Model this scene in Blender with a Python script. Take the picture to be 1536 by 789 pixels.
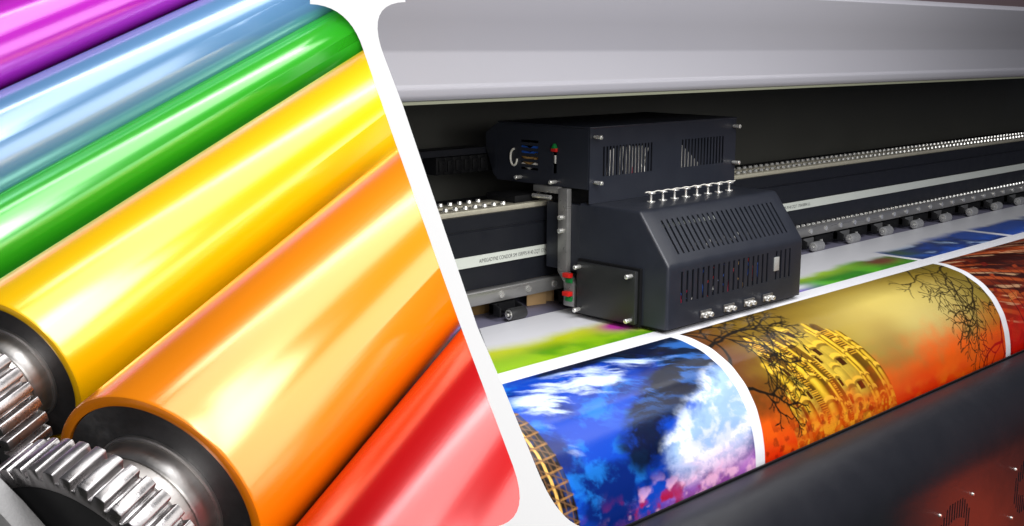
import bpy, bmesh, math, random
import numpy as np
from mathutils import Vector, Matrix

# ------------------------------------------------------------------ camera
for o in list(bpy.data.objects): bpy.data.objects.remove(o, do_unlink=True)
scene = bpy.context.scene
COL = scene.collection
F = 1736.0; CX, CY = 768.0, 394.5            # focal length and centre of a 1536 x 789 frame
CAM = np.array([0, 0, .6])
vx = np.array([2560-CX, 72-CY, F]); vy = np.array([-974-CX, 60-CY, F])
F = math.sqrt(-(vx[0]*vy[0]+vx[1]*vy[1])); vx[2] = vy[2] = F
AX = vx/np.linalg.norm(vx); AY = vy/np.linalg.norm(vy); AZ = np.cross(AX, AY)
M = np.stack([AX, AY, AZ], 1)                # camera axes (right, down, forward) from world axes
def towards(px, py): return M.T @ (np.array([px-CX, py-CY, F])/F)
camd = bpy.data.cameras.new('camera'); cam = bpy.data.objects.new('camera', camd); COL.objects.link(cam)
camd.sensor_width = 36; camd.lens = F/1536*36; camd.clip_start = .02; camd.clip_end = 200
cam.matrix_world = Matrix(((M[0,0], -M[1,0], -M[2,0], CAM[0]), (M[0,1], -M[1,1], -M[2,1], CAM[1]), (M[0,2], -M[1,2], -M[2,2], CAM[2]), (0,0,0,1)))
scene.camera = cam

# the roller bank has its own axis direction and a frame (E1, E2) across it
def cam2world(v): return M.T @ v
dv = np.array([1600-CX, -590-CY, F]); dv /= np.linalg.norm(dv)
e1 = np.array([1, 0, 0.]) - dv[0]*dv; e1 /= np.linalg.norm(e1); e2 = np.cross(dv, e1)
D, E1, E2 = cam2world(dv), cam2world(e1), cam2world(e2)
def bank(a, b, s): return CAM + a*E1 + b*E2 + s*D

# ------------------------------------------------------------------ light
w = bpy.data.worlds.new('World'); scene.world = w; w.use_nodes = True
bg = w.node_tree.nodes['Background']; bg.inputs[0].default_value = (.75, .8, 1, 1); bg.inputs[1].default_value = .05
def area(name, loc, target, sx, sy, power, col=(1, 1, 1), xdir=None, spread=180):
    l = bpy.data.lights.new(name, 'AREA'); l.shape = 'RECTANGLE'; l.size = sx; l.size_y = sy; l.energy = power; l.color = col
    l.spread = math.radians(spread)
    o = bpy.data.objects.new(name, l); COL.objects.link(o)
    loc = Vector(loc); z = (loc - Vector(target)).normalized()
    x = Vector(xdir) if xdir is not None else Vector((0, 0, 1)).cross(z)
    x = (x - z*x.dot(z)).normalized(); y = z.cross(x)
    o.matrix_world = Matrix(((x.x, y.x, z.x, loc.x), (x.y, y.y, z.y, loc.y), (x.z, y.z, z.z, loc.z), (0, 0, 0, 1)))
    return o
def dir2(deg): return math.cos(math.radians(deg)), math.sin(math.radians(deg))
c_, s_ = dir2(-79)
area('softbox_overhead', bank(-.72+1.3*c_, .58+1.3*s_, 2.45), bank(-.72, .58, 2.45), 3.2, .86, 28, (1, .98, .95), xdir=D)
c_, s_ = dir2(-15)
area('softbox_side', bank(-.68+1.05*c_, .58+1.05*s_, 1.95), bank(-.68, .58, 1.95), 2.4, .62, 12.5, (1, .98, .95), xdir=D)
area('sheen_strip', (2.7, 1.36, 2.3), (2.7, 1.36, 0), 4.6, .14, 25, (.96, .97, 1), xdir=(1, 0, 0))  # narrow strip added for the sheen streak along the print
area('room_light', (-.9, -2.7, 1.5), (2.2, 1.5, .1), 2.6, 1.6, 104, (1, .985, .97))
area('key_light', (1.2, -.35, 1.95), (2.7, 1.5, .05), 1.6, 1.0, 56, (.97, .98, 1))
area('red_glow_fill', (3.05, .50, -.70), (2.86, 1.06, -.60), .2, .14, 1.3, (1, .08, .01), spread=75)  # added red light, stands in for a red reflection on the front panel
scene.view_settings.view_transform = 'Standard'; scene.view_settings.look = 'None'
scene.view_settings.exposure = 0; scene.view_settings.gamma = 1

# ------------------------------------------------------------------ helpers
def lin(r, g, b):
    f = lambda c: (c/255/12.92) if c/255 <= .04045 else ((c/255+.055)/1.055)**2.4
    return (f(r), f(g), f(b))
def mat(name, col, rough=.5, metal=0, ior=1.5, bump=0, bscale=200, rvar=0, cvar=0, vscale=6, coat=0, aniso=0, stretch=None, spec=.5):
    m = bpy.data.materials.new(name); m.use_nodes = True; nt = m.node_tree; p = nt.nodes['Principled BSDF']
    p.inputs['Base Color'].default_value = (*col, 1); p.inputs['Roughness'].default_value = rough
    p.inputs['Metallic'].default_value = metal; p.inputs['IOR'].default_value = ior; p.inputs['Coat Weight'].default_value = coat
    p.inputs['Specular IOR Level'].default_value = spec
    if aniso: p.inputs['Anisotropic'].default_value = aniso
    tc = nt.nodes.new('ShaderNodeTexCoord'); mp = nt.nodes.new('ShaderNodeMapping'); nt.links.new(tc.outputs['Object'], mp.inputs[0])
    if stretch: mp.inputs['Scale'].default_value = stretch
    if rvar or cvar:
        n = nt.nodes.new('ShaderNodeTexNoise'); n.inputs['Scale'].default_value = vscale; n.inputs['Detail'].default_value = 6; n.inputs['Roughness'].default_value = .65
        nt.links.new(mp.outputs[0], n.inputs['Vector'])
        if rvar:
            r = nt.nodes.new('ShaderNodeMapRange'); r.inputs[3].default_value = max(.02, rough-rvar); r.inputs[4].default_value = rough+rvar
            r.inputs[1].default_value = .3; r.inputs[2].default_value = .7
            nt.links.new(n.outputs[0], r.inputs[0]); nt.links.new(r.outputs[0], p.inputs['Roughness'])
        if cvar:
            x = nt.nodes.new('ShaderNodeMix'); x.data_type = 'RGBA'; x.blend_type = 'MIX'
            x.inputs[6].default_value = (*[c*(1-cvar) for c in col], 1); x.inputs[7].default_value = (*[min(1, c*(1+cvar)) for c in col], 1)
            nt.links.new(n.outputs[0], x.inputs[0]); nt.links.new(x.outputs[2], p.inputs['Base Color'])
    if bump:
        n2 = nt.nodes.new('ShaderNodeTexNoise'); n2.inputs['Scale'].default_value = bscale; n2.inputs['Detail'].default_value = 3
        nt.links.new(mp.outputs[0], n2.inputs['Vector'])
        b = nt.nodes.new('ShaderNodeBump'); b.inputs['Strength'].default_value = bump; b.inputs['Distance'].default_value = .001
        nt.links.new(n2.outputs[0], b.inputs['Height']); nt.links.new(b.outputs[0], p.inputs['Normal'])
    return m
def mobj(name, bm, m, parent=None, bevel=0, smooth=False, solid=0, seg=2, angle=30):
    bmesh.ops.recalc_face_normals(bm, faces=bm.faces)
    me = bpy.data.meshes.new(name); bm.to_mesh(me); bm.free()
    return link(name, me, m, parent, bevel, smooth, solid, seg, angle)
def link(name, me, m, parent=None, bevel=0, smooth=False, solid=0, seg=2, angle=30):
    o = bpy.data.objects.new(name, me); COL.objects.link(o)
    if m: me.materials.clear(); me.materials.append(m)
    if parent: o.parent = parent
    if bevel:
        b = o.modifiers.new('bevel', 'BEVEL'); b.width = bevel; b.segments = seg; b.limit_method = 'ANGLE'; b.angle_limit = math.radians(angle)
        b.harden_normals = False; smooth = True
    if solid:
        s = o.modifiers.new('solid', 'SOLIDIFY'); s.thickness = solid; s.offset = -1
    if smooth:
        try: me.shade_smooth()
        except Exception: pass
        e = o.modifiers.new('edges', 'EDGE_SPLIT'); e.split_angle = math.radians(35)
    return o
def empty(name, loc, label=None, cat=None, group=None):
    o = bpy.data.objects.new(name, None); COL.objects.link(o); o.location = loc; o.empty_display_size = .02
    if label: tag(o, label, cat, group)
    return o
def tag(o, label, cat, group=None):
    o['label'] = label; o['category'] = cat
    if group: o['group'] = group
    return o
def box(bm, x0, x1, y0, y1, z0, z1):
    v = [bm.verts.new((x, y, z)) for x in (x0, x1) for y in (y0, y1) for z in (z0, z1)]
    for f in ((0,1,3,2), (4,6,7,5), (0,4,5,1), (2,3,7,6), (0,2,6,4), (1,5,7,3)): bm.faces.new([v[i] for i in f])
def boxo(name, x0, x1, y0, y1, z0, z1, m, parent=None, bevel=0, seg=2):
    bm = bmesh.new(); box(bm, x0, x1, y0, y1, z0, z1); return mobj(name, bm, m, parent, bevel, seg=seg)
def cyl(bm, p, q, r, n=16, r2=None):
    p, q = Vector(p), Vector(q); z = (q-p).normalized(); x = z.orthogonal().normalized(); y = z.cross(x); r2 = r if r2 is None else r2
    a = [bm.verts.new(p+(x*math.cos(2*math.pi*i/n)+y*math.sin(2*math.pi*i/n))*r) for i in range(n)]
    b = [bm.verts.new(q+(x*math.cos(2*math.pi*i/n)+y*math.sin(2*math.pi*i/n))*r2) for i in range(n)]
    for i in range(n): bm.faces.new((a[i], a[(i+1) % n], b[(i+1) % n], b[i]))
    bm.faces.new(a[::-1]); bm.faces.new(b)
def tube(bm, pts, r, n=8):
    pts = [Vector(p) for p in pts]; rings = []
    for i, p in enumerate(pts):
        t = (pts[min(i+1, len(pts)-1)]-pts[max(i-1, 0)]).normalized(); x = t.cross(Vector((.3, .2, .93))).normalized(); y = t.cross(x)
        rings.append([bm.verts.new(p+(x*math.cos(2*math.pi*k/n)+y*math.sin(2*math.pi*k/n))*r) for k in range(n)])
    for a, b in zip(rings, rings[1:]):
        for k in range(n): bm.faces.new((a[k], a[(k+1) % n], b[(k+1) % n], b[k]))
    bm.faces.new(rings[0][::-1]); bm.faces.new(rings[-1])
def lathe(bm, prof, n=128, closed=True):
    rings = [[bm.verts.new((r*math.cos(2*math.pi*i/n), r*math.sin(2*math.pi*i/n), z)) for i in range(n)] for r, z in prof]
    pairs = list(zip(rings, rings[1:])) + ([(rings[-1], rings[0])] if closed else [])
    for a, b in pairs:
        for i in range(n): bm.faces.new((a[i], a[(i+1) % n], b[(i+1) % n], b[i]))
def extrude_x(bm, prof, x0, x1):                 # closed (y, z) outline
    a = [bm.verts.new((x0, y, z)) for y, z in prof]; b = [bm.verts.new((x1, y, z)) for y, z in prof]; n = len(prof)
    for i in range(n): bm.faces.new((a[i], a[(i+1) % n], b[(i+1) % n], b[i]))
    bm.faces.new(a[::-1]); bm.faces.new(b)
# the slanted white bar stands between the two machines: everything on its left ends behind it, and so does everything on its right
LA, LB = towards(556, 66), towards(800, 722)
PN = Vector(np.cross(LA, LB)).normalized()
if PN.dot(Vector(towards(1500, 400))) < 0: PN = -PN       # points to the right
PC = Vector(CAM)
def trim(bm, side, mw=None):                     # side +1 keeps the right
    n, c = PN.copy(), PC.copy()
    if mw is not None:
        inv = mw.inverted(); c = inv @ c; n = (mw.to_3x3().transposed() @ n).normalized()
    g = bm.verts[:]+bm.edges[:]+bm.faces[:]
    r = bmesh.ops.bisect_plane(bm, geom=g, plane_co=c, plane_no=n, clear_inner=side > 0, clear_outer=side < 0)
    ed = [e for e in r['geom_cut'] if isinstance(e, bmesh.types.BMEdge)]
    try: bmesh.ops.holes_fill(bm, edges=ed, sides=0)
    except Exception: pass
    return bm
def xpart(name, prof, x0, x1, m, parent, bevel=0, smooth=False, cut=True, seg=2, angle=30):
    bm = bmesh.new(); extrude_x(bm, prof, x0, x1)
    if cut: trim(bm, 1)
    return mobj(name, bm, m, parent, bevel, smooth, seg=seg, angle=angle)

# ------------------------------------------------------------------ materials
def roller_mat(name, col, rough=.20):
    ior = {'violet': 2.15, 'blue': 2.5, 'green': 2.3}.get(name.split('_')[0], 2.0)
    return mat(name, col, rough, .22, ior, bump=.05, bscale=260, rvar=.03, vscale=30, stretch=(1, 1, .05))
STEEL = mat('brushed_steel', (.46, .445, .43), .38, .95, rvar=.1, cvar=.15, vscale=60, stretch=(1, 1, .12), bump=.1, bscale=300)
GEARM = mat('gear_steel', (.36, .345, .345), .3, .95, rvar=.1, cvar=.25, vscale=45, bump=.15, bscale=350)
CAPM = mat('dark_turned_steel', (.13, .13, .135), .40, .9, rvar=.06, cvar=.25, vscale=160, bump=.12, bscale=700, aniso=.75)
_t = CAPM.node_tree.nodes.new('ShaderNodeTangent'); _t.direction_type = 'RADIAL'; _t.axis = 'Z'
CAPM.node_tree.links.new(_t.outputs[0], CAPM.node_tree.nodes['Principled BSDF'].inputs['Tangent'])
CASTM = mat('cast_grey_paint', (.30, .295, .295), .6, 0, cvar=.12, vscale=60, bump=.7, bscale=420)
SHADEM = mat('shade_black', (.015, .015, .016), .5, 0, cvar=.3, vscale=30)  # black that puts shade into the colour of roller gaps and gear webs
WHITE = mat('white_board', (.93, .93, .93), .45)
LIDM = mat('lilac_grey_paint', lin(136, 135, 142), .42, 0, cvar=.03, vscale=3, bump=.12, bscale=500)
EDGEM = mat('olive_seal', lin(120, 122, 104), .5)
BLACKM = mat('black_interior', (.010, .010, .011), .6, cvar=.25, vscale=8)
BACKM = mat('dark_back_sheet', (.13, .13, .115), .5, cvar=.2, vscale=4, rvar=.1)
BEAMM = mat('black_anodised', (.009, .010, .0145), .42, 0, rvar=.06, vscale=20, bump=.06, bscale=400)
NAVY = mat('charcoal_powder_coat', (.0185, .0210, .0300), .36, 0, rvar=.05, cvar=.15, vscale=25, bump=.25, bscale=900)
COVERM = mat('black_side_cover', (.018, .019, .020), .42, 0, rvar=.06, cvar=.15, vscale=25, bump=.25, bscale=900)
RAILM = mat('champagne_rail', (.62, .58, .46), .36, .3, rvar=.1, cvar=.15, vscale=60)
BARM = mat('grey_aluminium', (.27, .265, .26), .33, .55, rvar=.12, cvar=.25, vscale=40, stretch=(.06, 1, 1))
CHROME = mat('bright_screw', (.85, .84, .80), .26, .75, cvar=.1, vscale=300)
BELTM = mat('belt_pale', lin(204, 208, 200), .5, 0, cvar=.05, vscale=15)
INKM = mat('belt_ink', (.06, .06, .065), .6)
RUBBER = mat('black_rubber', (.02, .02, .021), .55, cvar=.2, vscale=80)
GREYRUB = mat('ribbed_grey_rubber', (.24, .24, .25), .6, cvar=.25, vscale=120)
PLASTIC = mat('black_plastic', (.005, .005, .006), .6, rvar=.1, vscale=60, spec=.25)
BRKT = mat('grey_bracket', (.16, .16, .165), .45, .3, cvar=.2, vscale=80)
PLATEN = mat('lavender_platen', lin(126, 124, 146), .5, cvar=.05, vscale=30)
CARD = mat('cardboard', lin(196, 160, 112), .85, cvar=.12, vscale=25)
CARD2 = mat('brown_cardboard', lin(120, 92, 48), .85, cvar=.15, vscale=25)
PANEL = mat('graphite_panel', (.013, .0135, .018), .40, 0, rvar=.05, cvar=.12, vscale=10, bump=.2, bscale=900)
HOLE = mat('slot_shade_black', (.004, .004, .004), .8)  # near-black, the shade inside the slots put into the colour
WALLM = mat('mauve_wall', lin(170, 146, 150), .8, cvar=.1, vscale=2)
FLOORM = mat('workshop_floor', (.05, .052, .04), .6, cvar=.3, vscale=2)
MREDM = mat('red_plastic', lin(200, 30, 24), .35)
MGREEN = mat('green_plastic', lin(16, 110, 50), .35)
MBLUE = mat('blue_wire', lin(40, 92, 190), .4)
MMAG = mat('magenta_wire', lin(200, 40, 80), .4)
MWHITE = mat('white_wire', lin(225, 222, 214), .45)
MYEL = mat('tan_wire', lin(190, 150, 90), .45)

# ------------------------------------------------------------------ rollers
sp = [('violet', 159.5, 4.75, .5, .74, lin(176, 14, 178)), ('blue', 154.77, 5.5, .56, .74, lin(92, 138, 182)), ('green', 149.76, 4.6, .46, .72, lin(44, 168, 26)),
      ('yellow', 145.69, 9.2, .80, .643, lin(253, 198, 2)), ('orange', 137.6, 13.7, 1.0, .560, lin(252, 142, 4)), ('red', 123.89, 16.0, 1.1, .45, lin(196, 8, 14))]
where = {'violet': 'glossy violet roller, farthest of the row at the upper left', 'blue': 'glossy steel-blue roller lying between the violet and the green one',
         'green': 'slim glossy green roller lying between the blue and the yellow one', 'yellow': 'glossy yellow roller with dark end cap and steel gear',
         'orange': 'large glossy orange roller with dark end cap, hub and steel gear', 'red': 'glossy red roller beside the orange one, nearest of the row'}
RZ = Matrix(((E1[0], E2[0], D[0]), (E1[1], E2[1], D[1]), (E1[2], E2[2], D[2]))).to_4x4()
centres = {}
def make_gear(parent, z0, z1, R, N, depth, phase):
    bm = bmesh.new(); pts = []
    for k in range(N):
        for fr, rr in ((-.40, R-depth), (-.335, R-depth*.30), (-.29, R-.0005), (0, R), (.29, R-.0005), (.335, R-depth*.30), (.40, R-depth)):
            a = 2*math.pi*(k+fr)/N+phase; pts.append((rr*math.cos(a), rr*math.sin(a)))
    a = [bm.verts.new((x, y, z0)) for x, y in pts]; b = [bm.verts.new((x, y, z1)) for x, y in pts]; n = len(pts)
    for i in range(n): bm.faces.new((a[i], a[(i+1) % n], b[(i+1) % n], b[i]))
    # web: rim, recessed web under a disc blackened to give its shade
    rings = []
    for r, z in ((R-depth-.008, z0), (R-depth-.010, z0+.006), (.03, z0+.006)):
        rings.append([bm.verts.new((r*x/math.hypot(x, y), r*y/math.hypot(x, y), z)) for x, y in pts])
    prev = a
    for rg in rings:
        for i in range(n): bm.faces.new((prev[i], prev[(i+1) % n], rg[(i+1) % n], rg[i]))
        prev = rg
    bm.faces.new(prev)
    c = [bm.verts.new((.03*x/math.hypot(x, y), .03*y/math.hypot(x, y), z1)) for x, y in pts]
    for i in range(n): bm.faces.new((b[i], b[(i+1) % n], c[(i+1) % n], c[i]))
    bm.faces.new(c)
    bw = bmesh.new(); lathe(bw, [(.020, z0+.0045), (R-depth-.0095, z0+.0045), (R-depth-.0095, z0+.0058), (.020, z0+.0058)], 96); mobj('gear_web_shade', bw, SHADEM, parent, smooth=True)
    g = mobj('gear', bm, GEARM, parent, bevel=.0008, seg=2, angle=25)
    return g
for name, t, wd, R, scap, col in sp:
    R *= .1; dist = R/math.sin(math.radians(wd/2)); a = math.radians(t-wd/2)
    c = (dist*math.cos(a), dist*math.sin(a)); centres[name] = (c, R)
    root = empty('print_roller', bank(*c, scap), where[name], 'roller', 'coloured rollers lying side by side')
    mw = RZ.copy(); mw.translation = Vector(bank(*c, scap)); root.matrix_world = mw
    L = 3.2; ri = R*.905
    bm = bmesh.new()
    lathe(bm, [(ri, .004), (ri, .0008), (ri+.0012, 0), (R-.0035, 0), (R-.001, .0012), (R, .004), (R, L), (ri, L)], 160)
    trim(bm, -1, mw)
    sl = mobj('sleeve', bm, roller_mat(name+'_lacquer', col), root, smooth=True)
    bm = bmesh.new()
    lathe(bm, [(.001, .0035), (ri-.0008, .0035), (ri-.0008, .03), (.001, .03)], 128)
    mobj('end_cap', bm, CAPM, root, smooth=True)
    h = R*.57
    bm = bmesh.new()
    lathe(bm, [(h+.004, .0034), (h+.004, .001), (h+.0025, .0), (h+.001, .0006), (h+.0005, -.004), (h, -.016), (h-.0015, -.018), (h-.003, -.018), (h-.003, -.020), (h-.0005, -.0208), (h-.0008, -.031), (h-.004, -.034), (.02, -.034), (.02, .0034)], 128)
    mobj('hub', bm, STEEL, root, smooth=True)
    if name == 'orange': make_gear(root, -.097, -.058, .102, 42, .0085, .05)
    elif name == 'yellow': make_gear(root, -.098, -.052, .095, 38, .0085, .0)
    bm = bmesh.new(); lathe(bm, [(.001, -.05), (.024, -.05), (.024, -.03), (.001, -.03)] if name not in ('orange', 'yellow') else [(.001, -.12), (.026, -.12), (.026, -.03), (.001, -.03)], 48)
    mobj('journal', bm, STEEL, root, smooth=True)
# black backdrop added for the dark gaps below the rollers, and the cast frame beside the gears
def bank_prism(name, pts, s0, s1, m, cut=True, bevel=0):
    bm = bmesh.new(); a = [bm.verts.new(bank(x, y, s0)) for x, y in pts]; b = [bm.verts.new(bank(x, y, s1)) for x, y in pts]; n = len(pts)
    for i in range(n): bm.faces.new((a[i], a[(i+1) % n], b[(i+1) % n], b[i]))
    bm.faces.new(a[::-1]); bm.faces.new(b)
    if cut: trim(bm, -1)
    return mobj(name, bm, m, None, bevel)
under = []
for n in ('violet', 'blue', 'green', 'yellow', 'orange', 'red'):
    (x, y), R = centres[n]; u = np.array([x, y])/math.hypot(x, y); under.append((x+u[0]*(R+.006), y+u[1]*(R+.006)))
top = [(under[0][0]+.03, under[0][1]-.16)]+under+[(under[-1][0]+.25, under[-1][1]-.02)]
o = bank_prism('roller_backdrop', top+[(top[-1][0], .98), (-1.2, .98), (-1.2, top[0][1])], .50, 2.6, SHADEM); tag(o, 'added black backdrop darkening the gap under the coloured rollers', 'dark backdrop')
def at_s(px, py, s):
    r = np.array([px-CX, py-CY, F]); t = s/(r@dv); return (t*(r@e1), t*(r@e2))
fr = [at_s(*p, .458) for p in ((-60, 662), (0, 714), (36, 750), (74, 793), (120, 860), (150, 960), (-60, 960))]
o = bank_prism('cast_frame', fr, .438, .458, CASTM, cut=False, bevel=.002); tag(o, 'pale grey cast frame corner below the yellow roller gear', 'machine frame')

# ------------------------------------------------------------------ the white slanted bar
DEP = .80
def onplane(px, py, dep): return Vector(CAM + towards(px, py)*dep)
def arc(p0, p1, p2, n=10):                       # quadratic bend
    return [((1-t)**2*p0[0]+2*t*(1-t)*p1[0]+t*t*p2[0], (1-t)**2*p0[1]+2*t*(1-t)*p1[1]+t*t*p2[1]) for t in [i/n for i in range(n+1)]]
left = [(465, -260), (465, 6)] + arc((465, 6), (524, 8), (545, 75)) + [(592, 211), (690, 487), (770, 700)] + arc((770, 700), (802, 789), (728, 792)) + [(728, 1200)]
right = [(880, 1200), (880, 792)] + arc((880, 792), (838, 786), (806, 705)) + [(756, 583), (716, 490), (605, 160), (576, 84)] + arc((576, 84), (546, 4), (608, 3)) + [(608, -260)]
bm = bmesh.new(); ol = left+right
fw = Vector(towards(675, 394)).normalized()
a = [bm.verts.new(onplane(x, y, DEP)) for x, y in ol]; b = [bm.verts.new(onplane(x, y, DEP+.008)) for x, y in ol]; n = len(ol)
for i in range(n): bm.faces.new((a[i], a[(i+1) % n], b[(i+1) % n], b[i]))
bm.faces.new(a[::-1]); bm.faces.new(b)
o = mobj('divider_bar', bm, WHITE); tag(o, 'slanted white divider bar with flared ends between rollers and printer', 'divider')

# ------------------------------------------------------------------ printer body
X0, X1 = .5, 6.6
pr = empty('wide_format_printer', (3, 1.6, -.9), 'large dark flatbed roll printer with lilac grey lid above its beam', 'printer')
def P(o):                                        # keep world coordinates under the printer's empty
    o.location = Vector(o.location)-Vector((3, 1.6, -.9)) if o.parent == pr else o.location
    return o
lid = P(xpart('lid', [(1.500, .5045), (1.4955, .512), (1.4955, .526), (1.500, .530), (1.509, .587), (1.501, .64), (1.480, .706), (1.530, .72), (1.9, .74), (1.9, .72), (1.55, .70), (1.55, .5045)], X0, X1, LIDM, pr, bevel=.003, seg=3, angle=12))
P(xpart('lid_seal', [(1.502, .4990), (1.5015, .5043), (1.555, .5043), (1.555, .4990)], X0, X1, EDGEM, pr))
P(xpart('interior_roof', [(1.553, .53), (1.553, .555), (2.34, .555), (2.34, .53)], X0, X1, BLACKM, pr))
P(xpart('back_panel', [(2.30, -.05), (2.30, .528), (2.33, .528), (2.33, -.05)], X0, X1, BACKM, pr))
P(xpart('platen', [(1.42, -.004), (1.42, -.03), (2.298, -.03), (2.298, -.004)], X0, X1, PLATEN, pr))
beam = P(xpart('gantry_beam', [(1.820, .072), (1.820, .199), (1.823, .2), (1.823, .2035), (1.820, .2045), (1.820, .235), (2.05, .235), (2.05, .072)], X0, X1, BEAMM, pr))
for yy in (1.826, 1.892):
    xpart('linear_rail', [(yy, .2355), (yy, .246), (yy+.006, .2475), (yy+.034, .2475), (yy+.040, .246), (yy+.040, .2355)], X0, X1, RAILM, beam, bevel=.001)
bm = bmesh.new()
for yy in (1.846, 1.912):
    x = 1.45+(.014 if yy > 1.9 else 0)
    while x < 5.4:
        if PN.dot(Vector((x-.02, yy, .25))-PC) > 0 and not (1.80 < x < 1.95): cyl(bm, (x, yy, .2475), (x, yy, .2535), .0068, 10, .0055)
        x += .0285
o = mobj('rail_bolts', bm, CHROME, beam, smooth=True); o['kind'] = 'stuff'
bar = P(xpart('guide_bar', [(1.800, .040), (1.800, .069), (1.803, .072), (1.8195, .072), (1.8195, .040)], X0, X1, BARM, pr, bevel=.0015))
bm = bmesh.new(); bm2 = bmesh.new(); x = 1.40
k = 0
while x < 5.3:
    if PN.dot(Vector((x-.02, 1.80, .05))-PC) > 0:
        if k % 3 == 0: cyl(bm, (x, 1.800, .055), (x, 1.7965, .055), .0085, 14, .0075)
        if x > 2.2: cyl(bm2, (x, 1.809, .072), (x, 1.809, .0775), .0062, 8, .005)
    x += .0285; k += 1
o = mobj('guide_bar_bolts', bm, CHROME, bar, smooth=True); o['kind'] = 'stuff'
o = mobj('guide_bar_top_screws', bm2, CHROME, bar, smooth=True); o['kind'] = 'stuff'
belt = P(xpart('drive_belt', [(1.8150, .1235), (1.8150, .1475), (1.8175, .1475), (1.8175, .1235)], X0, X1, BELTM, pr))
def lettering(name, text, loc, size, sx, m, parent, length=None):
    cu = bpy.data.curves.new(name, 'FONT'); cu.body = text; cu.size = size; cu.align_x = 'LEFT'
    t = bpy.data.objects.new(name, cu); COL.objects.link(t); bpy.context.view_layer.update()
    me = bpy.data.meshes.new_from_object(t.evaluated_get(bpy.context.evaluated_depsgraph_get())); bpy.data.objects.remove(t, do_unlink=True)
    co = np.empty(len(me.vertices)*3); me.vertices.foreach_get('co', co); co = co.reshape(-1, 3)
    if length: co[:, 0] *= length/max(co[:, 0].max(), 1e-6)
    out = np.stack([co[:, 0]+loc[0], np.full(len(co), loc[1]), co[:, 1]+loc[2]], 1)
    me.vertices.foreach_set('co', out.ravel()); me.update()
    return link(name, me, m, parent)
lettering('belt_lettering', 'A/MEGADYNE CONDOR 5M 15RPP5-9140 ZQT 17E4/089A LL', (1.690, 1.8146, .1305), .0125, 1, INKM, belt, .245)
lettering('belt_lettering', '15RPP5-9140 ZQT 17E4/089A LL', (2.87, 1.8146, .1305), .0125, 1, INKM, belt, .17)
# pinch rollers under the guide bar
for k in range(-1, 19):
    x = 1.763+.2095*k
    if x < 1.6 or 2.02 < x < 2.6: continue
    g = empty('pinch_roller', (x-3, 1.6-1.6, .9)); g.parent = pr
    def Q(nm, bm, m, **kw):
        for v in bm.verts: v.co += Vector((0, -1.6, 0))
        return mobj(nm, bm, m, g, **kw)
    bm = bmesh.new(); cyl(bm, (-.024, 1.772, .0138), (.022, 1.772, .0138), .0138, 28); Q('wheel', bm, RUBBER if x < 2.2 else GREYRUB, bevel=.0015)
    if x > 2.2:
        bm = bmesh.new()
        for q in range(5): cyl(bm, (-.0215+q*.009, 1.772, .0138), (-.0165+q*.009, 1.772, .0138), .0147, 28)
        o = Q('wheel_ribs', bm, GREYRUB, smooth=True)
    bm = bmesh.new(); cyl(bm, (-.031, 1.772, .0138), (.026, 1.772, .0138), .0042, 14); Q('axle', bm, CHROME, smooth=True)
    bm = bmesh.new(); lathe(bm, [(.0075, 0), (.0112, 0), (.0112, .0012), (.0075, .0012)], 28)
    for v in bm.verts: v.co = Vector((-.0252+v.co.z, 1.772+v.co.x, .0138+v.co.y))
    Q('hub_ring', bm, CHROME, smooth=True)
    for xa in (.024, -.040):
        bm = bmesh.new()
        extrude_x(bm, [(1.768, .010), (1.768, .018), (1.784, .029), (1.800, .034), (1.818, .034), (1.818, .008), (1.790, .006)] if xa > 0 else [(1.784, .008), (1.784, .028), (1.800, .034), (1.818, .034), (1.818, .008)], xa, xa+.005); Q('arm', bm, PLASTIC, bevel=.001)
    bm = bmesh.new(); box(bm, -.040, .030, 1.803, 1.819, .010, .0355); Q('block', bm, PLASTIC, bevel=.002)
    bm = bmesh.new()
    pts = [(-.030, .035), (.022, .035), (.022, .012), (.014, .020), (-.004, .009), (-.020, .020), (-.030, .012)]
    a = [bm.verts.new((px, 1.7985, pz)) for px, pz in pts]; b = [bm.verts.new((px, 1.8015, pz)) for px, pz in pts]
    for i in range(len(pts)): bm.faces.new((a[i], a[(i+1) % len(pts)], b[(i+1) % len(pts)], b[i]))
    bm.faces.new(a[::-1]); bm.faces.new(b); Q('spring_plate', bm, BRKT if x > 2.2 else PLASTIC)
    if x < 1.8: continue
    bm = bmesh.new(); box(bm, .050, .150, 1.806, 1.822, .006, .0355); Q('spacer_block', bm, PLASTIC, bevel=.004)
    bm = bmesh.new(); cyl(bm, (.075, 1.806, .018), (.075, 1.801, .018), .0045, 12); Q('screw', bm, CHROME, smooth=True)
# cardboard folded under the beam
def card(name, pts, z0, z1, m, label):
    bm = bmesh.new(); a = [bm.verts.new((x, y, z0)) for x, y in pts]; b = [bm.verts.new((x, y, z1)) for x, y in pts]
    for i in range(len(pts)-1): bm.faces.new((a[i], a[i+1], b[i+1], b[i]))
    o = mobj(name, bm, m, None, solid=.003); tag(o, label, 'cardboard'); return o
card('cardboard_sheet', [(1.885, 1.862), (1.935, 1.850), (1.945, 1.868), (1.97, 1.858), (1.976, 1.870), (2.02, 1.86)], -.0035, .070, CARD, 'folded tan cardboard under the beam left of the carriage')
card('cardboard_sheet', [(1.66, 1.885), (1.76, 1.875), (1.80, 1.89)], -.0035, .07, CARD2, 'brown cardboard under the beam near the white divider')
o = P(xpart('rear_sheet', [(1.96, -.004), (1.96, .071), (1.965, .071), (1.965, -.004)], X0, X1, BLACKM, pr))

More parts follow.
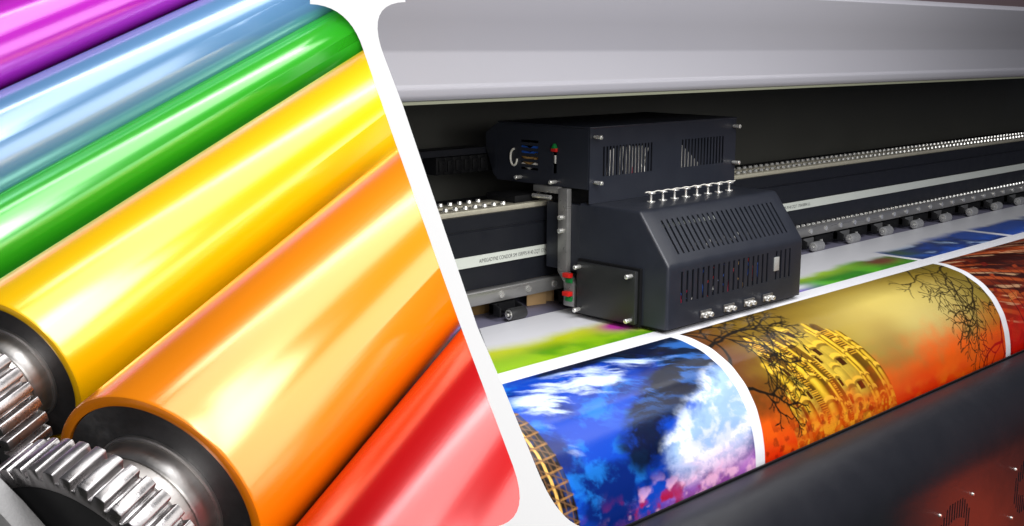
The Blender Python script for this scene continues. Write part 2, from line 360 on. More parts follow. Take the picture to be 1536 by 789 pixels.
# front panel: rounded shelf and slotted front
cur = [(1.165-.115*math.sin(math.radians(6*k)), -.360+.142*math.cos(math.radians(6*k))) for k in range(16)]
P(xpart('front_shelf', [(1.196, -.2225), (1.192, -.2185)]+cur+[(1.0503, -.372), (1.058, -.372), (1.075, -.30), (1.11, -.25), (1.196, -.245)], X0, X1, PANEL, pr, smooth=True))
P(xpart('edge_trim', [(1.2005, -.2205), (1.1965, -.2140), (1.1925, -.2140), (1.1925, -.2180), (1.1965, -.2230)], X0, X1, PLASTIC, pr))
def slotted(name, org, du, dw, U, V, slots, m, parent, thick=.002, flip=False):
    us = sorted({U[0], U[1], *[q for s in slots for q in s[:2]]}); vs = sorted({V[0], V[1], *[q for s in slots for q in s[2:]]})
    bm = bmesh.new(); org, du, dw = Vector(org), Vector(du), Vector(dw)
    g = [[bm.verts.new(org+du*u+dw*v) for v in vs] for u in us]
    for i in range(len(us)-1):
        for j in range(len(vs)-1):
            cu, cv = (us[i]+us[i+1])/2, (vs[j]+vs[j+1])/2
            if any(s[0] < cu < s[1] and s[2] < cv < s[3] for s in slots): continue
            bm.faces.new((g[i][j], g[i+1][j], g[i+1][j+1], g[i][j+1]))
    lo = [v for v in bm.verts if not v.link_faces]
    for v in lo: bm.verts.remove(v)
    return bm
vs_ = []; scr = []
for x0 in (2.372, 2.777, 3.18):
    for k in range(12):
        u0 = x0+.004+k*.0128; c = abs(k-5.5)/5.5
        zt = -.412-(.035*max(0, c-.55)/.45); zb = -.55+(.035*max(0, c-.55)/.45)
        gap = .026*math.sqrt(max(0, 1-(abs(k-5.5)/4.4)**2))
        zt, zb = round(zt, 3), round(zb, 3)
        if gap > .004: vs_ += [(u0, u0+.0062, round(-.481+gap, 3), zt), (u0, u0+.0062, zb, round(-.481-gap, 3))]
        else: vs_.append((u0, u0+.0062, zb, zt))
    scr += [(x0-.006, -.420), (x0+.158, -.416), (x0-.006, -.546), (x0+.158, -.546)]
bm = slotted('front', (0, 1.0520, 0), (1, 0, 0), (0, 0, 1), (1.7, X1), (-.85, -.3715), vs_, None, None)
for f in bm.faces: pass
front = P(mobj('front_panel', bm, PANEL, pr))
sm = front.modifiers.new('solid', 'SOLIDIFY'); sm.thickness = .003; sm.offset = 0
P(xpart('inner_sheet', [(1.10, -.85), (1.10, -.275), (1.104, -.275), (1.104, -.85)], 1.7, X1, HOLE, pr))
for x, z in scr:
    bm = bmesh.new(); cyl(bm, (x, 1.0505, z), (x, 1.0460, z), .0042, 12, .003); mobj('screw', bm, CHROME, front, smooth=True)
    
# ------------------------------------------------------------------ carriage
CB = Vector((1.887, 1.45, .006))
ca = empty('print_carriage', CB, 'boxy charcoal print head carriage with slotted covers riding over the print', 'print carriage')
def K(o):
    if o.parent == ca: o.location = -CB
    return o
XL, XR = 1.887, 2.405
# lower cover, one folded shell: front, sloping face, top, both sides
path = [(1.450, .0105), (1.450, .146), (1.530, .255), (1.70, .255)]
low = [(1.931+k*.0189, 1.931+k*.0189+.0068) for k in range(23)]; low = [s for i, s in enumerate(low) if i not in (18,)]
upp = [(1.936+k*.0181, 1.936+k*.0181+.0062) for k in range(24)]
us = sorted({XL, XR, *[q for s in low+upp for q in s]})
vc = [(0, 0), (0, .062-.0105), (0, .130-.0105), (1, 0), (1, .024), (1, .107), (2, 0), (2, .17)]
segL = [math.hypot(path[i+1][0]-path[i][0], path[i+1][1]-path[i][1]) for i in range(3)]
def onpath(s, l): 
    (y0, z0), (y1, z1) = path[s], path[s+1]; t = l/segL[s]; return y0+(y1-y0)*t, z0+(z1-z0)*t
bm = bmesh.new()
g = [[bm.verts.new((u, *onpath(*v))) for v in vc] for u in us]
for i in range(len(us)-1):
    for j in range(len(vc)-1):
        cu = (us[i]+us[i+1])/2
        if j == 1 and any(a < cu < b for a, b in low): continue
        if j == 4 and any(a < cu < b for a, b in upp): continue
        bm.faces.new((g[i][j], g[i+1][j], g[i+1][j+1], g[i][j+1]))
for col_, x in ((g[0], XL), (g[-1], XR)):
    bk = bm.verts.new((x, 1.70, .0105)); bm.faces.new(col_+[bk])
lc = K(mobj('lower_cover', bm, NAVY, ca, bevel=.007, seg=3))
lc.modifiers.remove(lc.modifiers['edges'])
s = lc.modifiers.new('solid', 'SOLIDIFY'); s.thickness = .0025; s.offset = -1
e = lc.modifiers.new('edges', 'EDGE_SPLIT'); e.split_angle = math.radians(40)
K(boxo('slot_backing', XL+.02, XR-.02, 1.50, 1.69, .02, .17, HOLE, ca))
K(boxo('skirt', XL+.006, XR-.006, 1.462, 1.70, .004, .018, PLASTIC, ca))
K(boxo('indicator_plate', 2.283, 2.302, 1.4475, 1.452, .084, .116, mat('pale_label', lin(150, 152, 150), .5), ca, bevel=.0005))
# wires behind the lower slots
random.seed(5)
for k, m in enumerate([MBLUE, MMAG, MWHITE, MBLUE, MREDM, MWHITE, MBLUE, MMAG, MYEL, MBLUE, MREDM, MBLUE]):
    x = 1.95+k*.027+random.uniform(-.01, .01); bm = bmesh.new()
    tube(bm, [(x+random.uniform(-.015, .015), 1.462+random.uniform(0, .016), .03+q*.018) for q in range(6)], .0022, 7); K(mobj('wire', bm, m, ca, smooth=True))
for k in range(5):
    x = 2.0+k*.05; bm = bmesh.new(); tube(bm, [(x, 1.482, .17), (x+.02, 1.486, .168), (x+.045, 1.492, .178)], .003, 7); K(mobj('wire', bm, MWHITE if k % 2 else CHROME, ca, smooth=True))
# latches on the front
for px in (2.019, 2.105, 2.183, 2.259):
    l = empty('latch', (px-CB.x, 1.448-CB.y, .027-CB.z)); l.parent = ca
    bm = bmesh.new(); box(bm, -.019, .019, -.003, .001, -.008, .008); mobj('plate', bm, STEEL, l, bevel=.001)
    for sx in (-.010, .010):
        bm = bmesh.new(); cyl(bm, (sx, -.003, -.002), (sx, -.013, -.002), .0058, 14, .005); mobj('knob', bm, CHROME, l, bevel=.001)
# thumb screws on the top
for k in range(8):
    x = 2.015+k*.0425; t = empty('thumb_screw', (x-CB.x, 1.603-CB.y, .2552-CB.z)); t.parent = ca
    bm = bmesh.new(); cyl(bm, (0, 0, 0), (0, 0, .0025), .010, 20); mobj('washer', bm, CHROME, t, bevel=.0006)
    bm = bmesh.new(); cyl(bm, (0, 0, .0025), (0, 0, .019), .0028, 12); mobj('stem', bm, CHROME, t, smooth=True)
    bm = bmesh.new(); cyl(bm, (0, 0, .019), (0, 0, .0215), .010, 20); mobj('head', bm, CHROME, t, bevel=.0006)
bm = bmesh.new(); tube(bm, [(1.995+q*.006, 1.603, .2225+.0009*math.sin(q*1.1)) for q in range(58)], .0012, 6)
for v in bm.verts: v.co.z += .0555
K(mobj('jumper_wire', bm, MWHITE, ca, smooth=True))
# side cover with four standoff screws
K(boxo('side_cover', 1.868, 1.8868, 1.523, 1.690, .012, .128, COVERM, ca, bevel=.003))
K(boxo('side_gasket', 1.8775, 1.8867, 1.518, 1.695, .007, .133, PLASTIC, ca))
def pin(p, q, r=.0046, parent=ca, name='standoff_screw'):
    bm = bmesh.new(); cyl(bm, p, q, r, 14); h = Vector(q)-Vector(p); cyl(bm, q, Vector(q)+h*.22, r*1.25, 14, r*.9); return K(mobj(name, bm, CHROME, parent, bevel=.0006))
for y, z in ((1.533, .118), (1.533, .022), (1.680, .118), (1.680, .022)): pin((1.868, y, z), (1.852, y, z))
# upper box
UZ0, UZ1, UY = .287, .420, 1.672
v1 = [(1.929+k*.0111, 1.929+k*.0111+.0056) for k in range(16)]; v2 = [(2.212+k*.0125, 2.212+k*.0125+.0062) for k in range(14)]
bm = slotted('f', (0, UY, 0), (1, 0, 0), (0, 0, 1), (1.885, 2.432), (.2555, UZ1), [(a, b, .313, .379) for a, b in v1+v2], None, None)
up = K(mobj('upper_front_panel', bm, NAVY, ca)); s = up.modifiers.new('solid', 'SOLIDIFY'); s.thickness = .002; s.offset = 0
ss = [(y0, y1, z0, z0+.0055) for y0, y1, z0 in [(1.826, 1.882, .317+.0125*q) for q in range(6)]] + [(1.768, 1.780, .315, .378)]
bm = slotted('s', (1.885, 0, 0), (0, 1, 0), (0, 0, 1), (UY+.0022, 1.96), (UZ0, UZ1-.0005), ss, None, None)
u2 = K(mobj('upper_side_panel', bm, NAVY, ca)); s = u2.modifiers.new('solid', 'SOLIDIFY'); s.thickness = .003; s.offset = 0
K(boxo('upper_top_panel', 1.8835, 2.433, UY-.0025, 1.96, UZ1, UZ1+.0035, NAVY, ca, bevel=.0012))
K(boxo('upper_right_panel', 2.429, 2.432, UY+.0022, 1.96, UZ0, UZ1-.0005, NAVY, ca))
K(boxo('upper_bottom_panel', 1.887, 2.4285, UY+.0025, 1.96, UZ0, UZ0+.003, NAVY, ca))
bm = bmesh.new()
pts = [(1.96, .42), (2.0, .395), (2.0, .36), (1.975, .30), (1.96, .287)]
extrude_x(bm, pts, 1.8835, 2.30); K(mobj('upper_tail', bm, NAVY, ca, bevel=.002))
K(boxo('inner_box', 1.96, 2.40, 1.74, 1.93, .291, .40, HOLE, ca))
K(boxo('neck', 1.905, 2.38, 1.69, 1.80, .250, .2865, PLASTIC, ca))
for k in range(7):
    x = 1.955+k*.021; bm = bmesh.new()
    tube(bm, [(x, 1.6785+.001*(k % 3), .308), (x+random.uniform(-.004, .01), 1.6785, .325), (x+random.uniform(-.004, .01), 1.683, .345), (x+random.uniform(0, .02), 1.686, .372+random.uniform(-.02, .008))], .0042, 8)
    K(mobj('ribbon_cable', bm, MWHITE if k != 4 else MMAG, ca, smooth=True))
bm = bmesh.new(); box(bm, 2.035, 2.080, 1.6765, 1.695, .305, .372); K(mobj('connector_block', bm, MWHITE, ca, bevel=.002))
bm = bmesh.new()
va = [bm.verts.new(p) for p in ((2.205, 1.6765, .306), (2.305, 1.6765, .306), (2.205, 1.6765, .376))]; bm.faces.new(va)
o = K(mobj('ribbon_sheet', bm, MWHITE, ca)); s = o.modifiers.new('solid', 'SOLIDIFY'); s.thickness = .002
for x, z in ((1.898, .402), (1.902, .302), (2.418, .402), (2.420, .312)): pin((x, UY-.0022, z), (x, UY-.020, z), .0044)
for y, z in ((1.880, .299), (1.770, .297)): pin((1.8832, y, z), (1.866, y, z), .0044)
for k, m in enumerate((MBLUE, MBLUE, MYEL, MYEL, MWHITE)):
    bm = bmesh.new(); z = .366-k*.010; tube(bm, [(1.893, 1.82, z), (1.890, 1.84, z+.005), (1.892, 1.86, z-.005), (1.893, 1.885, z+.002)], .0045, 7); K(mobj('wire', bm, m, ca, smooth=True))
sw = empty('rocker_switch', (1.884-CB.x, 1.774-CB.y, .368-CB.z)); sw.parent = ca
bm = bmesh.new(); box(bm, -.006, .003, -.008, .008, -.004, .004); mobj('red_rocker', bm, MREDM, sw, bevel=.001)
bm = bmesh.new(); cyl(bm, (-.002, 0, .004), (-.002, 0, .014), .0085, 14, .003); mobj('green_cap', bm, MGREEN, sw, smooth=True)
bm = bmesh.new(); cyl(bm, (.001, 0, -.030), (.001, 0, -.012), .003, 10); mobj('terminal', bm, CHROME, sw, smooth=True)
# bracket to the beam
br = empty('mount_bracket', (0, 0, 0)); br.parent = ca; br.location = -CB
def BR(nm, args, m=BARM, bevel=.0012): return boxo(nm, *args, m, br, bevel)
BR('upright', (1.872, 1.8865, 1.7245, 1.752, .098, .285))
BR('arm', (1.872, 1.8865, 1.7525, 1.83, .272, .2865))
bm = bmesh.new(); extrude_x(bm, [(1.7246, .0975), (1.752, .0975), (1.732, .075), (1.732, .022), (1.7005, .022), (1.7005, .075)], 1.872, 1.8865); mobj('foot', bm, BARM, br, bevel=.001)
bm = bmesh.new(); box(bm, 1.8868, 1.90, 1.70, 1.80, .10, .25); mobj('backing_plate', bm, NAVY, br)
for y, z in ((1.738, .221), (1.738, .191)): bm = bmesh.new(); cyl(bm, (1.872, y, z), (1.860, y, z), .0055, 14); mobj('screw', bm, CHROME, br, bevel=.001)
for z in (.094, .052):
    bm = bmesh.new(); box(bm, 1.858, 1.872, 1.704, 1.724, z-.005, z+.005); mobj('red_connector', bm, MREDM, br, bevel=.001)
    bm = bmesh.new(); box(bm, 1.866, 1.872, 1.704, 1.722, z-.018, z-.008); mobj('green_terminal', bm, MGREEN, br, bevel=.001)
bm = bmesh.new(); cyl(bm, (1.872, 1.775, .262), (1.872, 1.83, .262), .005, 12); mobj('bolt', bm, CHROME, br, smooth=True)
bm = bmesh.new(); box(bm, 1.82, 1.90, 1.836, 1.93, .2478, .264); mobj('slider_block', bm, PLASTIC, br, bevel=.002)
# ------------------------------------------------------------------ cable chain
ch = empty('cable_chain', (1.9, 2.02, .30), 'black cable drag chain of short links left of the carriage', 'cable chain')
bm = bmesh.new()
for k in range(16):
    x = 1.925-k*.026
    if PN.dot(Vector((x-.05, 2.0, .32))-PC) < 0: break
    bm = bmesh.new(); box(bm, x-.0125, x+.0125, 2.002, 2.05, .303, .343); box(bm, x-.006, x+.014, 1.998, 2.0018, .310, .336); cyl(bm, (x+.006, 1.998, .33), (x+.006, 1.995, .33), .003, 8)
    for v in bm.verts: v.co -= Vector((1.9, 2.02, .30))
    mobj('chain_link', bm, PLASTIC, ch, bevel=.0015)
bm = bmesh.new(); box(bm, 1.5, 1.90, 2.0, 2.06, .3455, .36)
trim(bm, 1)
for v in bm.verts: v.co -= Vector((1.9, 2.02, .30))
mobj('chain_tray', bm, BEAMM, ch)
bm = bmesh.new(); tube(bm, [(1.893+.0*q, 1.902+.011*math.sin(q*.35), .343+.019*math.cos(q*.35)) for q in range(14)], .0024, 8)
o = mobj('white_cable', bm, MWHITE, None, smooth=True); tag(o, 'small white cable loop beside the carriage side slots', 'cable')
o.location.x -= .012

# ------------------------------------------------------------------ printed media
prof = [(1.765, 0), (1.459, 0), (1.41, -.002), (1.355, -.015), (1.305, -.041), (1.268, -.075), (1.241, -.117), (1.226, -.16), (1.218, -.2), (1.214, -.26)]
pl = np.array(prof); seg = np.hypot(*np.diff(pl, axis=0).T); cum = np.r_[0, np.cumsum(seg)]-.306
def media_yz(v):
    y = np.interp(v, cum, pl[:, 0]); z = np.interp(v, cum, pl[:, 1]); return y, z
vv = np.r_[np.arange(-.306, .44, .0019)]
fine = np.linspace(-.306, .45, 1200); yy, zz = media_yz(fine)
kern = np.hanning(75); kern /= kern.sum()
pad = 37; smy = np.convolve(np.pad(yy, pad, mode='edge'), kern, 'valid'); smz = np.convolve(np.pad(zz, pad, mode='edge'), kern, 'valid')
xx = np.arange(1.05, 5.0, .0023)
Y = np.interp(vv, fine, smy); Y[vv < -.2] = 1.459-vv[vv < -.2]; Z = np.interp(vv, fine, smz)+.0005
U, V = np.meshgrid(xx, vv, indexing='ij')
rng = np.random.default_rng(3)
def vnoise(x, y, seed=0):
    r = np.random.default_rng(seed).random((64, 64)); xi = np.floor(x).astype(int); yi = np.floor(y).astype(int); fx = x-xi; fy = y-yi
    fx = fx*fx*(3-2*fx); fy = fy*fy*(3-2*fy); a = lambda i, j: r[(xi+i) % 64, (yi+j) % 64]
    return (a(0,0)*(1-fx)+a(1,0)*fx)*(1-fy)+(a(0,1)*(1-fx)+a(1,1)*fx)*fy
def fbm(x, y, seed=0, oct=5, gain=.5):
    s = 0; amp = 1; tot = 0
    for o_ in range(oct): s = s+amp*vnoise(x*2**o_+17.3*o_, y*2**o_+5.1*o_, seed+o_); tot += amp; amp *= gain
    return s/tot
def sst(a, b, x): t = np.clip((x-a)/(b-a), 0, 1); return t*t*(3-2*t)
def blob(u, v, x, y, rx, ry, p=1): return np.exp(-(((u-x)/rx)**2+((v-y)/ry)**2)*p)
def L3(*c): return np.array(lin(*c))
class Pic:
    def __init__(s, u0, u1, v0, v1):
        s.i0, s.i1 = np.searchsorted(xx, [u0, u1]); s.j0, s.j1 = np.searchsorted(vv, [v0, v1])
        s.u = U[s.i0:s.i1, s.j0:s.j1]; s.v = V[s.i0:s.i1, s.j0:s.j1]; s.c = np.ones(s.u.shape+(3,))
    def mix(s, m, col): s.c = s.c*(1-m[..., None])+np.asarray(col)*m[..., None]
    def put(s): Cc[s.i0:s.i1, s.j0:s.j1] = s.c
    def stroke(s, p, q, w0, w1, col, alpha=1):
        p, q = np.array(p), np.array(q); lo = np.minimum(p, q)-.01; hi = np.maximum(p, q)+.01
        if s.u.size == 0: return
        us_, vs2 = s.u[:, 0], s.v[0]
        a, b = np.searchsorted(us_, [lo[0], hi[0]]); c, d2 = np.searchsorted(vs2, [lo[1], hi[1]])
        if a >= b or c >= d2: return
        u, v = s.u[a:b, c:d2], s.v[a:b, c:d2]; dd = q-p; L = dd@dd+1e-9
        t = np.clip(((u-p[0])*dd[0]+(v-p[1])*dd[1])/L, 0, 1); dist = np.hypot(u-p[0]-t*dd[0], v-p[1]-t*dd[1])
        m = alpha*(1-sst(0, .0018, dist-(w0+(w1-w0)*t)))
        s.c[a:b, c:d2] = s.c[a:b, c:d2]*(1-m[..., None])+np.asarray(col)*m[..., None]
    def tree(s, p, ang, L, w, depth, col, rnd, bend=.5):
        if depth == 0 or w < .0002: return
        q = p
        for k in range(4):
            ang += rnd.uniform(-bend, bend); n = (q[0]+math.cos(ang)*L/4, q[1]+math.sin(ang)*L/4)
            s.stroke(q, n, w*(1-.12*k), w*(1-.12*(k+1)), col); q = n
            if k and rnd.random() < .34: s.tree(q, ang+rnd.choice((-1, 1))*rnd.uniform(.5, 1.1), L*.6, w*.5, depth-2, col, rnd, bend)
        for sg in (-1, 1): s.tree(q, ang+sg*rnd.uniform(.25, .6), L*.72, w*.62, depth-1, col, rnd, bend)
Cc = np.ones(U.shape+(3,))*np.array(lin(238, 238, 244))
WHT = np.array(lin(246, 246, 250))
# -- front left: night-blue sky with clouds and a lattice dome
p = Pic(1.05, 1.884, .022, .44); u, v = p.u, p.v
w1 = fbm(u*11, v*15, 7)-.5; w2 = fbm(u*11+9, v*15+4, 8)-.5; uu, v2 = u+.05*w1, v+.035*w2
n = fbm(uu*9, v2*14, 11, 6); n2 = fbm(uu*20+3, v2*30, 21, 7, .6); wsp = fbm(uu*9+v2*6, v2*46-uu*14, 31, 7, .62)
p.c[:] = L3(8, 64, 178); p.mix(sst(.38, .62, n)*.9, L3(2, 26, 96)); p.mix(sst(.50, .72, n2)*.6, L3(30, 128, 224))
dark = np.clip(blob(u, v, 1.83, .035, .20, .05)+blob(u, v, 1.86, .12, .06, .06)+1.1*blob(u, v, 1.665, .185, .07, .035)+1.1*blob(u, v, 1.76, .150, .08, .04)+.7*blob(u, v, 1.57, .25, .09, .07)+.6*blob(u, v, 1.56, .03, .2, .02), 0, 1.3)
p.mix(np.clip(sst(.30, .62, dark*(.25+1.4*n2)), 0, 1)*.95, L3(3, 7, 22))
p.mix(sst(.5, .66, wsp)*sst(.03, .06, v)*sst(.24, .12, v)*.55, L3(52, 120, 214))
wh = np.clip(blob(u, v, 1.47, .10, .16, .06)+.8*blob(u, v, 1.60, .075, .11, .035)+.5*blob(u, v, 1.76, .095, .1, .03)+.5*blob(u, v, 1.40, .2, .05, .08), 0, 1)
p.mix(sst(.42, .92, wh*(-.1+1.75*wsp))*.95, L3(206, 222, 246))
cl = np.clip(1.1*blob(u, v, 1.80, .275, .13, .085)+.75*blob(u, v, 1.87, .19, .06, .05)+.7*blob(u, v, 1.66, .30, .07, .05), 0, 1.3)
cm = sst(.26, .74, cl*(.30+1.15*n2)); p.mix(cm, L3(160, 190, 230)); p.mix(cm*sst(.27, .39, v+.09*(n2-.5)), L3(246, 196, 222)); p.mix(cm*sst(.46, .64, n2)*.75, L3(246, 244, 252))
p.mix(cm*sst(.52, .68, 1-n)*.35, L3(120, 150, 210))
pk = sst(.325, .42, v+.12*(n2-.5)+.10*(u-1.6)); p.mix(pk*sst(1.35, 1.5, u)*.75, L3(196, 100, 196))
p.mix(sst(.5, .7, fbm(u*30, v*40, 51))*sst(.31, .36, v)*blob(u, v, 1.57, .36, .14, .06), L3(176, 22, 60))
p.mix(sst(.52, .7, fbm(u*26+4, v*36, 61))*sst(.30, .36, v)*.8*sst(1.4, 1.55, u), L3(250, 190, 226))
edge = np.interp(v, [.09, .118, .213, .309, .343, .44], [1.29, 1.339, 1.352, 1.364, 1.366, 1.36])
dm = 1-sst(-.002, .002, u-edge); p.mix(dm, L3(30, 22, 18)); p.mix(dm*sst(.5, .75, fbm(u*60, v*60, 71))*.7, L3(40, 66, 130))
for k in range(9):
    off = .009+.011*k
    for q in range(24):
        a, b = .10+q*.014, .10+(q+1)*.014; ea, eb = (np.interp(t, [.09, .118, .213, .309, .343, .44], [1.29, 1.339, 1.352, 1.364, 1.366, 1.36])-off*(1+1.1*(t-.1)) for t in (a, b))
        p.stroke((ea, a), (eb, b), .0022 if k == 2 else .0006, .0022 if k == 2 else .0006, L3(236, 184, 96) if k == 2 else L3(120, 84, 50), .95 if k == 2 else .7)
for q in range(14): t = .12+q*.024; e0 = np.interp(t, [.09, .118, .213, .309, .343, .44], [1.29, 1.339, 1.352, 1.364, 1.366, 1.36]); p.stroke((e0, t), (e0-.1, t+.008), .0007, .0009, L3(170, 122, 66), .8); p.stroke((e0, t), (e0-.05, t-.03), .0005, .0005, L3(110, 80, 56), .8)
p.put()
# -- front middle: golden ruin, mist and bare trees
p = Pic(1.916, 3.075, .020, .44); u, v = p.u, p.v
n = fbm(u*6, v*9, 81); n2 = fbm(u*16, v*26, 91)
p.c[:] = L3(134, 106, 20); p.mix(sst(.3, .7, n)*.6, L3(96, 70, 12))
p.mix(np.clip(blob(u, v, 2.62, .15, .30, .10)*(.7+.6*n), 0, 1), L3(206, 184, 92)); p.mix(np.clip(blob(u, v, 2.74, .21, .22, .08), 0, 1)*.7, L3(198, 180, 112))
p.mix(sst(.22, 0, v)*sst(2.55, 2.1, u)*.35, L3(96, 66, 10)); p.mix(sst(2.08, 1.92, u+.1*(n2-.5))*.9, L3(92, 46, 14))
p.mix(sst(.10, .0, v)*sst(2.6, 3.0, u)*.75, L3(82, 72, 16)); p.mix(sst(2.9, 3.05, u)*sst(.3, .1, v)*.6, L3(110, 96, 30))
red = sst(.20, .35, v+.10*(n2-.5)+.05*(n-.5)); p.mix(red, L3(236, 92, 12)); p.mix(sst(.28, .39, v+.10*(n-.5)-.03*sst(2.2, 2.9, u)), L3(226, 36, 6)); p.mix(sst(.30, .42, v)*sst(.5, .8, n2)*.7, L3(255, 140, 24))
p.mix(blob(u, v, 2.50, .235, .09, .09)*.55, L3(140, 104, 52))
# ruin: leaning gold pillars, dark voids and small blocks
uc = u-.30*(v-.09)-.5*(v-.2)**2+.03*np.sin(v*14); R3 = random.Random(12); xb = 1.915; k = 0
while xb < 2.335:
    wv = R3.choice((.010, .014, .020, .026, .034, .040)); kind = ('pillar', 'pillar', 'block', 'pillar', 'void')[R3.randrange(5)]
    if wv < .012: kind = 'void'
    f = (uc-xb)/wv; tp = .085+R3.uniform(0, .05)+.22*max(0, 2.02-xb)/.11+.30*max(0, xb-2.24); inside = sst(-.04, .04, f)*sst(1.04, .96, f)*sst(0, .006, v-tp-.03*(f-.5)**2)*sst(.42, .36, v)
    tex = .72+.55*fbm(uc*70, v*50, 300+k, 4); hi = .62+.38*np.clip(1-np.abs(xb-2.16)/.24, 0, 1)
    if kind == 'pillar': sh = .16+.95*np.clip(np.cos((f-.38)*2.9), 0, 1)**1.3; colr = np.stack([.80*sh, .50*sh**1.15, .03*sh**2], -1)
    elif kind == 'block': sh = .55+.3*(1-f); colr = np.stack([.74*sh, .50*sh, .05*sh], -1)
    else: sh = .10+.12*f; colr = np.stack([.9*sh, .42*sh, .02*sh], -1)
    p.c = p.c*(1-inside[..., None])+colr*(tex*hi)[..., None]*inside[..., None]
    vj = tp+R3.uniform(.015, .04)
    while vj < .37:
        th = R3.uniform(.003, .007); off = .02*(f-.5)**2; line = np.abs(v-vj-off)
        if kind != 'void' or R3.random() < .5:
            p.mix(inside*(1-sst(th*.6, th, line)), L3(232, 184, 56)); p.mix(inside*(1-sst(th*.5, th*.9, np.abs(v-vj-off-th*1.5)))*.6, L3(74, 38, 2))
        if kind == 'block' and R3.random() < .75: p.mix(inside*(np.abs(f-.5) < .26)*sst(.008, .010, v-vj)*sst(.030, .028, v-vj), L3(62, 30, 2))
        if kind == 'void' and R3.random() < .5: p.mix(inside*(np.abs((v*190) % 1-.5) < .2)*sst(0, .002, v-vj)*sst(.05, .048, v-vj), L3(214, 158, 40))
        vj += R3.uniform(.028, .07)
    p.mix(inside*sst(.26, .36, v+.07*(n2-.5))*.8, L3(226, 78, 8)); p.mix(inside*sst(.30, .38, v)*sst(.5, .62, fbm(u*60, v*70, 77))*.8, L3(255, 176, 40))
    xb += wv; k += 1
p.mix(sst(.27, .34, v)*sst(2.45, 2.3, u)*sst(.52, .66, fbm(u*50, v*64, 79))*.6, L3(120, 20, 4))
rnd = random.Random(4); DK = L3(22, 14, 6)
for q0, an, L, wd, dp in (((1.915, .16), -.5, .10, .0036, 6), ((1.915, .10), .1, .11, .004, 6), ((1.93, .02), .5, .10, .0034, 6), ((2.0, .02), .9, .08, .0026, 5), ((1.915, .22), .3, .07, .003, 5), ((2.08, .02), .4, .07, .002, 5)): p.tree(q0, an, L, wd, dp, DK, rnd)
DO = L3(44, 34, 10)
for q0, an, L, wd, dp in (((3.075, .05), 2.6, .11, .003, 6), ((3.0, .02), 2.2, .09, .0022, 6), ((3.075, .12), 2.3, .11, .0028, 6), ((2.92, .02), 2.7, .08, .0018, 4)): p.tree(q0, an, L, wd, dp, DO, rnd)
RD = L3(120, 14, 6)
for q0, an, L, wd, dp in (((3.075, .27), 2.5, .10, .0038, 5), ((3.06, .33), 2.9, .10, .0032, 5)): p.tree(q0, an, L, wd, dp, RD, rnd)
p.mix(blob(u, v, 3.03, .34, .06, .05)*.5, L3(230, 20, 8))
p.put()
# -- front right: dark red town at dusk
p = Pic(3.104, 4.35, .020, .44); u, v = p.u, p.v
ur, vr = u+.6*v, v-.25*(u-3.1); n = fbm(ur*4, vr*34, 131); n2 = fbm(ur*26, vr*16, 141)
p.c[:] = L3(112, 36, 14); p.mix(sst(.40, .62, n), L3(48, 12, 8)); p.mix(sst(.5, .7, fbm(ur*3, vr*60, 151))*.7, L3(186, 82, 34)); p.mix(sst(.60, .74, fbm(ur*6, vr*90, 155))*.6, L3(226, 176, 132))
for q in range(60):
    R4 = random.Random(q); a = 3.1+R4.random()*1.15; b = .03+R4.random()*.26; ww, hh = R4.uniform(.02, .07), R4.uniform(.008, .022)
    ins = sst(0, .003, ur-.6*.15-a)*sst(ww, ww-.003, ur-.6*.15-a)*sst(0, .002, v-b)*sst(hh, hh-.002, v-b)
    p.mix(ins*.85, L3(*R4.choice(((170, 64, 26), (64, 14, 10), (206, 122, 60), (120, 26, 16))))); p.mix(ins*((ur*110 % 1) < .4)*((v*150 % 1) < .6)*.7, L3(36, 8, 6))
p.mix(sst(.20, .36, v+.1*(n2-.5)), L3(206, 22, 8)); p.mix(sst(.24, .40, v)*sst(.55, .7, n2)*.6, L3(120, 8, 6))
for k in range(26): x = 3.10+k*.04; p.stroke((x, .03+.01*(k % 4)), (x+.16, .42), .0008, .0016, L3(36, 10, 8), .75)
p.put()
p = Pic(4.38, 5.0, .02, .44); p.c[:] = L3(60, 70, 40); p.mix(sst(.4, .7, fbm(p.u*9, p.v*20, 171)), L3(150, 110, 50)); p.put()
# -- back row, still being printed: colour fading into bare white
def rear(u0, u1, cols, fade, seed):
    p = Pic(u0, u1, -.25, -.030); u, v = p.u, p.v; w0 = fbm(u*8, v*9, seed)
    p.c[:] = cols[0]
    for c_, m_ in cols[1]: p.mix(np.clip(m_(u, v, w0), 0, 1), c_)
    p.mix(sst(fade[0], fade[1], -v+.06*(w0-.5)), L3(240, 240, 246)); p.put()
rear(1.05, 1.905, (L3(150, 196, 16), [(L3(96, 160, 10), lambda u, v, n: sst(.45, .7, n)), (L3(214, 222, 30), lambda u, v, n: sst(.07, .15, -v)), (L3(200, 60, 170), lambda u, v, n: 1.4*blob(u, v, 1.885, -.115, .055, .035))]), (.125, .19), 181)
rear(1.935, 3.086, (L3(84, 178, 22), [(L3(40, 128, 10), lambda u, v, n: sst(.4, .7, n)), (L3(176, 216, 40), lambda u, v, n: sst(.06, .13, -v)*sst(3.0, 2.7, u)), (L3(112, 84, 190), lambda u, v, n: 1.3*blob(u, v, 2.44, -.035, .09, .03)), (L3(236, 236, 246), lambda u, v, n: blob(u, v, 2.50, -.065, .06, .02)), (L3(120, 66, 30), lambda u, v, n: 1.2*blob(u, v, 3.0, -.10, .08, .04))]), (.115, .155), 191)
blu = (L3(26, 78, 178), [(L3(10, 38, 104), lambda u, v, n: sst(.45, .65, n)), (L3(170, 200, 240), lambda u, v, n: sst(.62, .75, n)*.8), (L3(60, 90, 60), lambda u, v, n: blob(u, v, 3.16, -.12, .05, .05))])
rear(3.113, 3.70, blu, (.150, .20), 201); rear(3.735, 4.75, blu, (.150, .20), 211)
nx, nv = U.shape
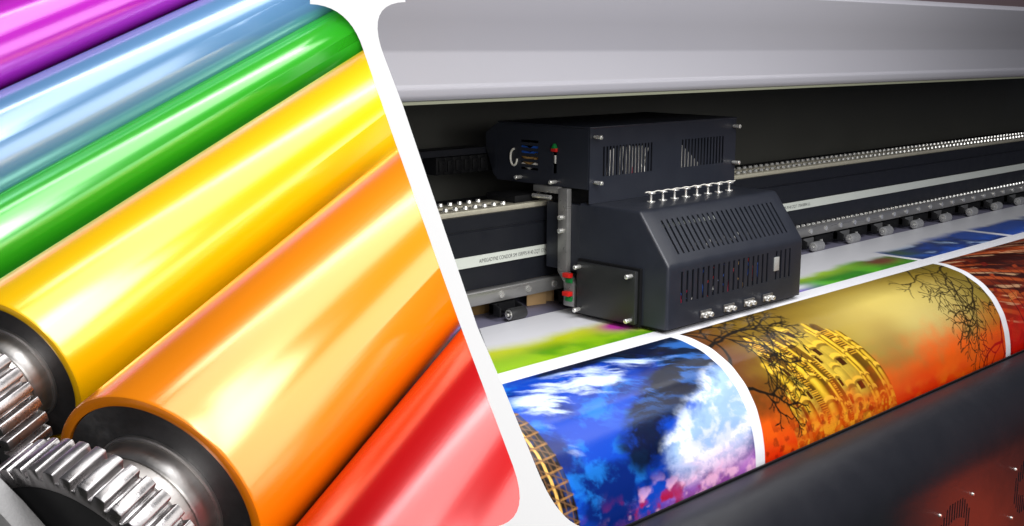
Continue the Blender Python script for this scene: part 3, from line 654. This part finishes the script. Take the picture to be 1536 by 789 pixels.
rip = .0010*(fbm(U*3.5, V*2.0, 401, 3)-.5)+.0005*(fbm(U*14, V*1.2, 411, 2)-.5)
pos = np.stack([U, np.broadcast_to(Y, U.shape)-rip*sst(.05, .2, V), np.broadcast_to(Z, U.shape)+rip], -1)
idx = np.arange(nx*nv).reshape(nx, nv)
q = np.stack([idx[:-1, :-1], idx[1:, :-1], idx[1:, 1:], idx[:-1, 1:]], -1).reshape(-1, 4)
ctr = pos.reshape(-1, 3)[q[:, 0]]; q = q[(ctr-np.array(PC))@np.array(PN) > 0.004]
used = np.unique(q); remap = np.full(nx*nv, -1); remap[used] = np.arange(len(used)); q = remap[q]
me = bpy.data.meshes.new('printed_media'); me.vertices.add(len(used)); me.vertices.foreach_set('co', pos.reshape(-1, 3)[used].ravel())
me.loops.add(q.size); me.loops.foreach_set('vertex_index', q.ravel().astype(np.int32)); me.polygons.add(len(q)); me.polygons.foreach_set('loop_start', np.arange(0, q.size, 4, dtype=np.int32))
at = me.color_attributes.new('print', 'FLOAT_COLOR', 'POINT'); cc = np.ones((len(used), 4), np.float32); cc[:, :3] = Cc.reshape(-1, 3)[used]; at.data.foreach_set('color', cc.ravel())
me.update(); me.validate()
try: me.shade_smooth()
except Exception: pass
MED = mat('printed_vinyl', (1, 1, 1), .30, 0, 1.5, bump=.05, bscale=60)
nt = MED.node_tree; an_ = nt.nodes.new('ShaderNodeAttribute'); an_.attribute_name = 'print'; nt.links.new(an_.outputs['Color'], nt.nodes['Principled BSDF'].inputs['Base Color'])
o = link('printed_banner', me, MED); tag(o, 'glossy white media web printed with blue sky, golden ruin and red pictures', 'printed banner')
# platen curve under the media
bm = bmesh.new(); pp = [(float(a), float(b)) for a, b in zip(Y[::12], Z[::12])]; outer = [(a+.006, b-.006) for a, b in pp if a < 1.418]
extrude_x(bm, outer+[(1.40, -.26), (1.40, -.03)][:2], X0+.6, X1-1.4); trim(bm, 1)
P(mobj('platen_nose', bm, PLASTIC, pr))

# ------------------------------------------------------------------ room
bm = bmesh.new(); box(bm, 2.6, 12, 2.9, 3.0, -1.2, 3.5); o = mobj('wall', bm, WALLM); o['kind'] = 'structure'
bm = bmesh.new(); box(bm, -4, 12, -4, 2.89, -1.3, -1.2); o = mobj('floor', bm, FLOORM); o['kind'] = 'structure'
